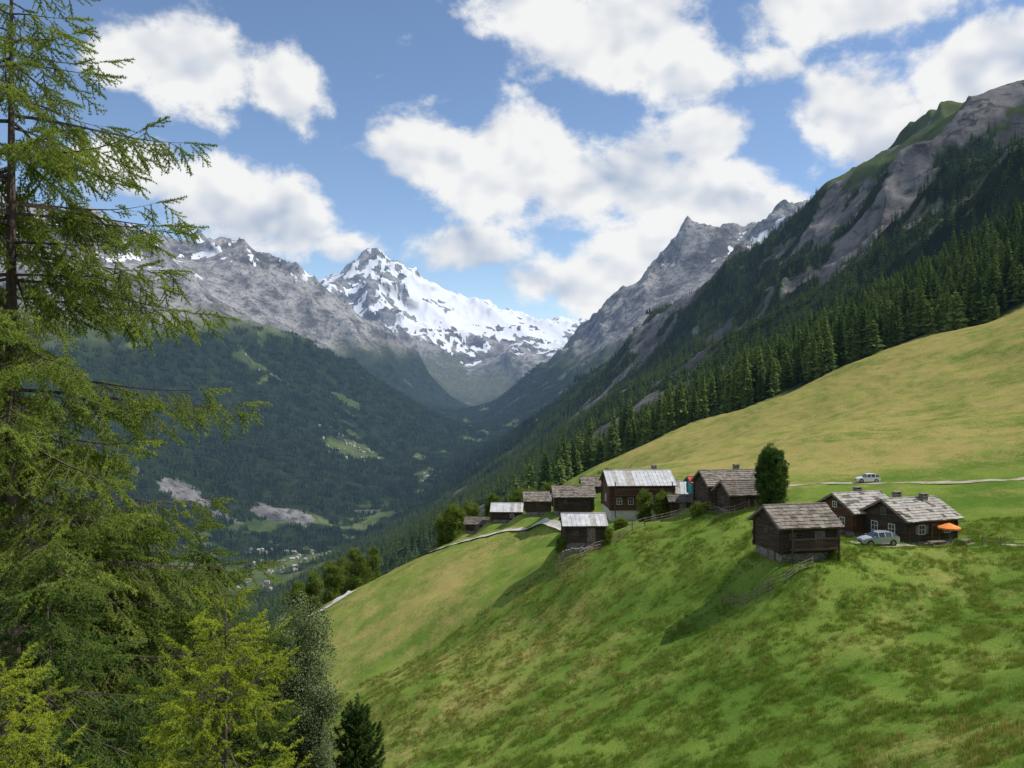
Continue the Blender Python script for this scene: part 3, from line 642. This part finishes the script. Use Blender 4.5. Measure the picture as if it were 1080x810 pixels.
    for (cx_,cy_,hh) in chim:
        b=MB(); zz=zr-abs(cy_)*tp; b.box(cx_-.35,cx_+.35,cy_-.3,cy_+.3,zz-0.6,zz+hh,0); b.box(cx_-.42,cx_+.42,cy_-.37,cy_+.37,zz+hh,zz+hh+.08,0)
        for q in (-.28,.28): b.box(cx_+q-.06,cx_+q+.06,cy_-.28,cy_+.28,zz+hh+.08,zz+hh+.25,0)
        b.box(cx_-.45,cx_+.45,cy_-.4,cy_+.4,zz+hh+.25,zz+hh+.31,1); b.obj('chimney',[M_stone,M_rA],root)
    if balc:
        s,c0,c1,z0,dp=balc; M=wallM(L_,W_,s); b=MB(); b.box(c0,c1,-dp,-0.1,z0-.1,z0,0,M); b.box(c0,c1,-dp,-dp+.06,z0+.9,z0+1.0,0,M)
        xx=c0
        while xx<c1-0.1: b.box(xx,xx+.09,-dp+.01,-dp+.04,z0,z0+.9,0,M); xx+=.15
        for xx in (c0,c1-.12): b.box(xx,xx+.12,-dp-.01,-dp+.11,z0-3.2,z0+2.0,0,M)
        b.obj('balcony',[logm],root)
    return root
chalet('log_barn',838,600,82,12,5.6,4.9,2.7,0.8,30,M_rA,wins=(('left',-0.2,2.7,.5,.5,'b'),('front',-1.7,2.4,.5,.5,'b')),balc=('front',-2.2,2.7,1.3,0.9),doors=(('front',1.1,1.05,.9,1.7,M_wood),('left',0.8,-0.4,1.0,1.2,M_wood)))
chalet('log_chalet',903,563,97,20,5.8,6.0,2.3,0.6,27,M_rB,M_logr,wins=(('left',-1.2,1.6,.7,.8,'w'),('left',1.2,1.6,.7,.8,'w'),('left',0,3.3,.6,.6,'w'),('front',0.8,1.7,.7,.8,'w')),doors=(('front',-1.2,0.1,.9,2.0,M_blue),),chim=((1.0,0.9,.7),))
chalet('log_chalet',958,569,92,21,6.6,6.2,2.4,0.5,27,M_rB,M_log,wins=(('left',-1.3,1.6,.8,.9,'w'),('left',1.1,1.6,.8,.9,'w'),('left',0,3.3,.7,.7,'b'),('front',-1.5,1.7,.8,.9,'s'),('front',2.0,1.7,.7,.9,'s')),doors=(('front',0.4,0.1,.9,2.0,M_logr),),chim=((-0.8,0.8,.8),(1.6,-.5,.5)))
chalet('log_chalet',767,530,116,8,7.0,5.6,2.8,0.8,28,M_rA,wins=(('front',-2,2.7,.7,.7,'b'),('left',0,2.4,.7,.8,'b')),doors=(('front',1.3,.1,.9,1.9,M_wood),),chim=((1.5,.6,.8),))
chalet('log_barn',783,544,107,10,4.9,4.4,2.2,0.6,28,M_rD,wins=(('front',-1,2.0,.5,.5,'b'),('left',0,1.8,.5,.5,'b')),doors=(('front',1.0,.2,.9,1.7,M_wood),))
chalet('log_chalet',727,527,128,-8,3.2,4.2,2.6,0.9,30,M_rC,sheet=True,wins=(('front',0,2.4,.7,.7,'w'),))
chalet('timber_chalet',672,548,130,3,9.4,7.2,3.9,1.5,24,M_rC,M_logr,sheet=True,wins=(('front',-3.4,2.9,.7,.9,'w'),('front',-1.7,2.9,.7,.9,'w'),('front',0.2,2.9,.7,.9,'w'),('front',2.0,2.9,.7,.9,'w'),('front',3.6,2.9,.7,.9,'w'),('front',-2.4,4.6,.7,.7,'b'),('front',1.0,4.6,.7,.7,'b'),('left',0,3.0,.8,1.0,'w')),doors=(('front',0.5,-.5,1.0,1.9,M_wood),),chim=((2.8,1.0,.9),),balc=('front',-4.2,4.4,3.8,0.9),basem=M_plas)
chalet('log_granary',615,578,112,2,4.9,4.2,2.4,0.9,24,M_rC,sheet=True,wins=(('front',-1.2,2.2,.5,.5,'b'),),doors=(('front',0.8,1.0,.9,1.7,M_wood),))
chalet('log_barn',604,543,142,2,6.1,5.0,2.5,0.8,26,M_rA,wins=(('front',-1.5,2.2,.6,.6,'b'),('front',1.5,2.2,.6,.6,'b')),balc=('front',-2.5,2.5,1.2,.8))
chalet('log_barn',567,544,152,0,4.2,4.4,2.1,.8,26,M_rA,wins=(('front',0,2.0,.6,.6,'b'),))
chalet('log_barn',535,546,158,-3,5.0,4.4,1.7,.6,24,M_rC,sheet=True,wins=(('front',1,1.4,.6,.6,'w'),))
chalet('log_hut',503,562,162,-5,3.6,3.2,1.5,.5,26,M_rD,doors=(('front',.3,.1,.8,1.5,M_wood),))
chalet('log_barn',627,522,160,0,4.4,4.4,2.3,.6,28,M_rA,dz=-1.2)
chalet('garden_shed',740,521,121,5,3.2,2.4,1.9,1.6,22,M_red,sheet=True,logm=M_teal,basem=M_stone,wins=(('front',0,2.4,.6,.5,'w'),))
chalet('log_hut',716,545,119,0,2.4,2.2,1.5,.3,24,M_rD,doors=(('front',.3,.1,.8,1.4,M_wood),))
# ---------------------------------------------------------------- ribbons, fences
def drape(name,pts,w,mat,off=0.05,step=0.8):
    xy=[((u-540)/F*d,d) for u,d in pts]; P_=[]
    for i in range(len(xy)-1):
        a=Vector(xy[i]); c=Vector(xy[i+1]); k=max(1,int((c-a).length/step))
        for j in range(k): P_.append(a.lerp(c,j/k))
    P_.append(Vector(xy[-1]))
    for it in range(4): P_=[P_[0]]+[(P_[i-1]+P_[i]*2+P_[i+1])/4 for i in range(1,len(P_)-1)]+[P_[-1]]
    V=[]
    for i,p in enumerate(P_):
        t=(P_[min(i+1,len(P_)-1)]-P_[max(i-1,0)]).normalized(); nn=Vector((-t.y,t.x))
        for q in (-1,-.5,0,.5,1): V.append(p+nn*w/2*q*(1+0.25*math.sin(i*1.7+q*3)))
    arr=np.array([[v.x,v.y] for v in V]); zz=H(arr[:,0],arr[:,1]); zz=zz.reshape(-1,5); zz=np.maximum(zz,zz.mean(1,keepdims=True)-0.05).ravel()+off
    Fq=[]
    for i in range(len(P_)-1):
        for q in range(4): a=i*5+q; Fq.append((a,a+1,a+6,a+5))
    me=mesh_np(name,np.column_stack([arr,zz]),np.array(Fq)); me.materials.append(mat); return link(bpy.data.objects.new(name,me))
drape('gravel_road',[(1160,112),(1080,115),(980,119),(900,124),(840,130),(780,133),(730,137)],1.5,M_gra)
drape('gravel_track',[(1150,82),(1080,84),(1040,85.5),(1000,86.5),(960,86),(925,85),(895,88)],1.0,M_gra)
drape('footpath',[(440,164),(455,158),(468,155),(490,152),(540,146),(600,134)],1.5,M_grp,0.08)
drape('footpath',[(305,158),(330,150),(352,150),(372,154)],1.8,M_grp,0.12)
def fence(name,pts,post=1.8,h=1.0,rails=2,mat=M_wood,r=0.05):
    b=MB(); xy=[((u-540)/F*d,d) for u,d in pts]; ps=[]
    for i in range(len(xy)-1):
        a=Vector(xy[i]); c=Vector(xy[i+1]); k=max(1,int((c-a).length/post))
        for j in range(k): ps.append(a.lerp(c,j/k))
    ps.append(Vector(xy[-1])); tops=[]
    for p in ps:
        z=H1(p.x,p.y); hh=h*random.uniform(.9,1.15); b.tube([(p.x,p.y,z-.3),(p.x+random.gauss(0,.04),p.y,z+hh)],[r*1.3,r],5); tops.append((p.x,p.y,z))
    for i in range(len(tops)-1):
        for q in range(rails):
            f=(q+1)/(rails+0.3)*h; a=Vector(tops[i]); c=Vector(tops[i+1]); b.tube([a+Vector((0,-.06,f+random.gauss(0,.03))),c+Vector((0,-.06,f+random.gauss(0,.03)))],[r*.8,r*.7],5)
    return b.obj(name,[mat])
fence('wooden_fence',[(762,81),(785,78),(812,77)],1.3,1.0,3)
fence('wooden_fence',[(806,77.5),(830,76.8),(857,77.6)],1.3,1.0,3)
fence('wooden_fence',[(590,108),(612,107),(640,110),(680,113),(715,114),(738,112)],1.6,1.2,3,r=.06)
fence('wooden_fence',[(1036,84),(1055,83),(1090,82)],1.7,1.0)
fence('wooden_fence',[(735,112),(760,104),(790,101)],1.6,1.1,3)
def drywall(name,pts,h,t=0.5):
    b=MB(); xy=[((u-540)/F*d,d) for u,d in pts]
    for i in range(len(xy)-1):
        a=Vector(xy[i]); c=Vector(xy[i+1]); ln=(c-a).length; k=int(ln/0.35); ang=math.atan2((c-a).y,(c-a).x)
        for j in range(k):
            p=a.lerp(c,(j+.5)/k); z=H1(p.x,p.y); zz=z-0.5
            while zz<z+h:
                q=random.uniform(.18,.32); M=Matrix.Translation((p.x,p.y,zz))@Matrix.Rotation(ang+random.gauss(0,.06),4,'Z'); w=random.uniform(.17,.24); b.box(-w,w,-t/2-random.random()*.06,t/2,0.01,q,0,M); zz+=q
    return b.obj(name,[M_stone])
drywall('dry_stone_wall',[(590,109),(615,108.5),(640,110.5)],0.4)
b=MB()
for i in range(8):
    for j in range(20):
        r_=random.uniform(.055,.085); b.tube([(j*.13+random.gauss(0,.01),0,.1+i*.13),(j*.13,.45+random.gauss(0,.03),.1+i*.13)],[r_,r_],6,0)
x,y=at(866,79.8); o=b.obj('firewood_stack',[simple('split_firewood',(0.16,0.10,0.055),(0.34,0.24,0.14),9,.9)]); o.location=(x-1.4,y-0.2,H1(x,y)); o.rotation_euler=(0,0,math.radians(12))
# ---------------------------------------------------------------- car
M_tyre=simple('tyre_rubber',(0.012,0.012,0.012),(0.025,0.025,0.025),5,0.8)
M_rim=simple('alloy_rim',(0.4,0.4,0.4),(0.5,0.5,0.5),5,0.3,metal=0.8)
M_lamp=simple('headlamp_lens',(0.6,0.6,0.62),(0.8,0.8,0.8),3,0.15)
M_tail=simple('tail_lamp_lens',(0.35,0.01,0.01),(0.45,0.02,0.02),3,0.2)
def car(name,u,d,rot,paint,s=1.0,tall=0):
    x,y=at(u,d); z=H1(x,y)+0.06
    root=link(bpy.data.objects.new(name,None)); root.location=(x,y,z); root.rotation_euler=(0,0,math.radians(rot)); root.scale=(s,s,s)
    st=[(-2.08,.34,.58,.60,.66,.60),(-1.98,.24,.70,.74,.76,.66),(-1.5,.20,.84,.88,.84,.70),(-1.02,.20,.92,.97,.86,.72),(-.38,.20,.95,1.40+tall,.87,.62),(.35,.20,.97,1.49+tall,.87,.64),(1.15,.20,.99,1.45+tall,.86,.62),(1.55,.20,1.0,1.32+tall,.85,.60),(1.92,.24,.99,1.04,.82,.68),(2.06,.34,.80,.84,.76,.68)]
    b=MB()
    def sec(q): 
        X_,zb,zl,zr,hw,hr=q
        return [(X_,-hw*.93,zb),(X_,-hw,zb+.2),(X_,-hw,zl),(X_,-hr,zr-0.03),(X_,-hr*.8,zr),(X_,hr*.8,zr),(X_,hr,zr-.03),(X_,hw,zl),(X_,hw,zb+.2),(X_,hw*.93,zb)]
    S=[sec(q) for q in st]
    for i in range(len(S)-1):
        for j in range(9):
            gl=0
            if j in (2,6) and 3<=i<=7: gl=1
            if j in (3,4,5) and i in (3,7): gl=1
            b.quad([S[i][j],S[i][j+1],S[i+1][j+1],S[i+1][j]],gl)
        b.quad([S[i][9],S[i][0],S[i+1][0],S[i+1][9]],0)
    b.quad(S[0][::-1],0); b.quad(S[-1],0)
    for sgn in (-1,1):
        for X_ in (-.36,.38,1.16): b.hexa([(X_-.04,sgn*.875,.95),(X_+.04,sgn*.875,.95),(X_+.04,sgn*.885,.97),(X_-.04,sgn*.885,.97),(X_-.04,sgn*.635,1.42+tall),(X_+.04,sgn*.635,1.42+tall),(X_+.04,sgn*.65,1.44+tall),(X_-.04,sgn*.65,1.44+tall)],0)
    b.obj('body',[paint,M_gls],root)
    b=MB()
    for sgn in (-1,1):
        for X_ in (-1.28,1.28):
            b.tube([(X_,sgn*.68,.31),(X_,sgn*.885,.31)],[.36,.36],18,0); b.tube([(X_,sgn*.86,.31),(X_,sgn*.90,.31)],[.20,.19],14,1)
    b.obj('wheels',[M_tyre,M_rim],root)
    b=MB()
    for sgn in (-1,1):
        b.box(-2.07,-1.9,sgn*.52-.16,sgn*.52+.16,.60,.72,0); b.box(1.95,2.07,sgn*.62-.12,sgn*.62+.12,.72,.98,1); b.box(-.92,-.78,sgn*.95-.09,sgn*.95+.09,.93,1.06,2)
    b.box(-2.11,-2.0,-.35,.35,.40,.52,3)
    b.obj('lamps_and_mirrors',[M_lamp,M_tail,paint,M_tyre],root)
M_sil=simple('silver_car_paint',(0.44,0.46,0.48),(0.48,0.50,0.52),2,0.25,metal=0.4,spec=0.6)
M_cwh=simple('white_car_paint',(0.66,0.66,0.66),(0.70,0.70,0.70),2,0.3,spec=0.6)
car('parked_car',926,86,6,M_sil,.93)
car('parked_car',915,124,-5,M_cwh,.8,0.1)
# ---------------------------------------------------------------- parasol and picnic tables
M_or=simple('orange_canvas',(0.75,0.20,0.04),(0.85,0.28,0.06),3,0.8)
x,y=at(1001,88); z=H1(x,y)
root=link(bpy.data.objects.new('garden_parasol',None)); root.location=(x,y,z)
b=MB(); b.tube([(0,0,0),(0,0,2.5)],[.03,.03],6,1)
for i in range(8):
    a=i*math.pi/4; a2=a+math.pi/4; am=(a+a2)/2; R0=1.15
    b.quad([(0,0,2.5),(R0*math.cos(a),R0*math.sin(a),2.05),(R0*.93*math.cos(am),R0*.93*math.sin(am),2.05),(R0*math.cos(a2),R0*math.sin(a2),2.05)],0)
    b.quad([(R0*math.cos(a),R0*math.sin(a),2.05),(R0*math.cos(a),R0*math.sin(a),1.9),(R0*math.cos(a2),R0*math.sin(a2),1.9),(R0*math.cos(a2),R0*math.sin(a2),2.05)],0)
b.obj('canopy_and_pole',[M_or,M_wood],root)
def picnic(u,d,rot):
    x,y=at(u,d); z=H1(x,y); M=Matrix.Rotation(math.radians(rot),4,'Z'); b=MB()
    for i in range(5): b.box(-.9,.9,-.38+i*.155,-.24+i*.155,.72,.76,0,M)
    for s in (-1,1):
        for i in range(2): b.box(-.9,.9,s*.72-.15+i*.155,s*.72-.01+i*.155,.42,.46,0,M)
        b.box(s*.65-.04,s*.65+.04,-.8,.8,.36,.415,0,M)
        for q in (-1,1): b.hexa([(s*.65-.04,q*.6-.05,0),(s*.65+.04,q*.6-.05,0),(s*.65+.04,q*.6+.05,0),(s*.65-.04,q*.6+.05,0),(s*.65-.04,q*.25-.05,.715),(s*.65+.04,q*.25-.05,.715),(s*.65+.04,q*.25+.05,.715),(s*.65-.04,q*.25+.05,.715)],0,M)
    o=b.obj('picnic_table',[M_wood]); o.location=(x,y,z)
picnic(988,86.5,15); picnic(1016,87,40)
print('village',time.time()-T0)
# ---------------------------------------------------------------- light & sky
SX,SY=1.0,0.06; EL=math.radians(53)
azs=math.atan2(SX,SY)
sd=Vector((math.sin(azs)*math.cos(EL),math.cos(azs)*math.cos(EL),math.sin(EL)))
li=bpy.data.lights.new('sun','SUN'); li.energy=4.7; li.angle=math.radians(0.5); li.color=(1.0,0.94,0.84)
so=link(bpy.data.objects.new('sun',li)); so.rotation_euler=sd.to_track_quat('Z','Y').to_euler(); so.location=(0,0,100)
w=bpy.data.worlds.new('World'); scn.world=w; w.use_nodes=True; nt=w.node_tree; nt.nodes.clear()
w.cycles.sampling_method='MANUAL'; w.cycles.sample_map_resolution=256
sky=N(nt,'ShaderNodeTexSky',sky_type='NISHITA'); sky.sun_disc=False; sky.sun_elevation=EL; sky.sun_rotation=azs; sky.altitude=1800; sky.air_density=1.0; sky.dust_density=0.3; sky.ozone_density=2.0
bg1=N(nt,'ShaderNodeBackground'); L(nt,sky.outputs[0],bg1.inputs[0]); bg1.inputs[1].default_value=0.15
tc=N(nt,'ShaderNodeTexCoord'); dv=tc.outputs['Generated']
sx=N(nt,'ShaderNodeSeparateXYZ'); L(nt,dv,sx.inputs[0])
azn=math_(nt,'ARCTAN2',sx.outputs[0],sx.outputs[1]); eln=math_(nt,'ARCSINE',sx.outputs[2])
cb=N(nt,'ShaderNodeCombineXYZ'); L(nt,azn,cb.inputs[0]); L(nt,eln,cb.inputs[1])
blobs=[(130,55,75,38,.9),(215,75,75,48,1.),(290,85,55,42,.9),(235,125,40,25,.7),(550,12,60,30,.85),(640,38,100,52,1.),(715,80,55,28,.8),(910,0,120,34,1.),(820,70,40,22,.6),(885,120,60,48,.95),(930,150,60,34,.85),(1050,65,75,40,1.),(850,180,40,20,.5),
 (460,165,78,42,.9),(560,170,95,50,1.),(640,200,105,52,1.0),(740,225,98,52,1.),(815,220,50,30,.8),(745,145,46,28,.85),(230,205,65,44,.95),(290,240,80,46,1.),(350,260,50,22,.8),(150,180,60,38,.8),(500,268,80,26,.72),(620,300,125,34,.95),(690,262,100,38,.9),(390,75,34,12,.45),(545,95,24,12,.45),(465,105,30,13,.5),(378,40,20,8,.4),(430,45,40,14,.38)]
acc=None
for (u,v,ru,rv,wt) in blobs:
    x=(u-540)/F; zz=-(v-405)/F; a=math.atan2(x,1); e=math.atan2(zz,math.hypot(x,1)); k=math.cos(a)
    s=N(nt,'ShaderNodeVectorMath',operation='SUBTRACT'); L(nt,cb.outputs[0],s.inputs[0]); s.inputs[1].default_value=(a,e,0)
    m=N(nt,'ShaderNodeVectorMath',operation='MULTIPLY'); L(nt,s.outputs[0],m.inputs[0]); m.inputs[1].default_value=(F/ru/k/k*0.85,F/rv/k*0.85,0)
    dt=N(nt,'ShaderNodeVectorMath',operation='DOT_PRODUCT'); L(nt,m.outputs[0],dt.inputs[0]); L(nt,m.outputs[0],dt.inputs[1])
    q=math_(nt,'MULTIPLY',math_(nt,'EXPONENT',math_(nt,'MULTIPLY',dt.outputs['Value'],-1.0)),wt)
    acc=q if acc is None else math_(nt,'MAXIMUM',acc,q)
mp=N(nt,'ShaderNodeMapping'); L(nt,dv,mp.inputs[0]); mp.inputs['Scale'].default_value=(1,1,1.35)
mp2=N(nt,'ShaderNodeMapping'); L(nt,dv,mp2.inputs[0]); mp2.inputs['Scale'].default_value=(1,1,1.35); mp2.inputs['Location'].default_value=(sd.x*.018,0,.032)
n1=noise(nt,mp.outputs[0],7.5,10,0.60,dist=0.1); n2=noise(nt,mp2.outputs[0],7.5,3,0.50,dist=0.1); n3=noise(nt,mp.outputs[0],7.5,3,0.50,dist=0.1)
out=rampf(nt,math_(nt,'ABSOLUTE',azn),0.62,0.9)
acc=math_(nt,'MAXIMUM',acc,math_(nt,'MULTIPLY',out,0.45))
dens=math_(nt,'ADD',acc,math_(nt,'MULTIPLY',math_(nt,'SUBTRACT',n1,0.5),2.3))
al=rampf(nt,dens,0.33,0.68)
thick=rampf(nt,dens,0.7,1.5)
shade=math_(nt,'ADD',math_(nt,'MULTIPLY',math_(nt,'SUBTRACT',n3,n2),5.0),0.86)
shade=math_(nt,'ADD',shade,math_(nt,'MULTIPLY',math_(nt,'SUBTRACT',n1,n3),1.6))
shade=math_(nt,'SUBTRACT',shade,math_(nt,'MULTIPLY',thick,0.26),clamp=True)
cc=mixc(nt,shade,(0.50,0.58,0.72),(1.0,1.0,0.99))
bg2=N(nt,'ShaderNodeBackground'); L(nt,cc,bg2.inputs[0]); bg2.inputs[1].default_value=0.93
up=rampf(nt,sx.outputs[2],-0.02,0.02)
ms=N(nt,'ShaderNodeMixShader'); L(nt,math_(nt,'MULTIPLY',math_(nt,'MULTIPLY',al,0.96),up),ms.inputs[0]); L(nt,bg1.outputs[0],ms.inputs[1]); L(nt,bg2.outputs[0],ms.inputs[2])
wo=N(nt,'ShaderNodeOutputWorld'); L(nt,ms.outputs[0],wo.inputs[0])
# ---------------------------------------------------------------- camera
c=bpy.data.cameras.new('camera'); c.lens=30; c.sensor_width=36; c.clip_start=0.1; c.clip_end=60000
co=link(bpy.data.objects.new('camera',c)); co.location=(0,0,0); co.rotation_euler=(math.radians(90),0,0); scn.camera=co
scn.view_settings.view_transform='Standard'; scn.view_settings.look='None'; scn.view_settings.exposure=0
print('done',time.time()-T0)
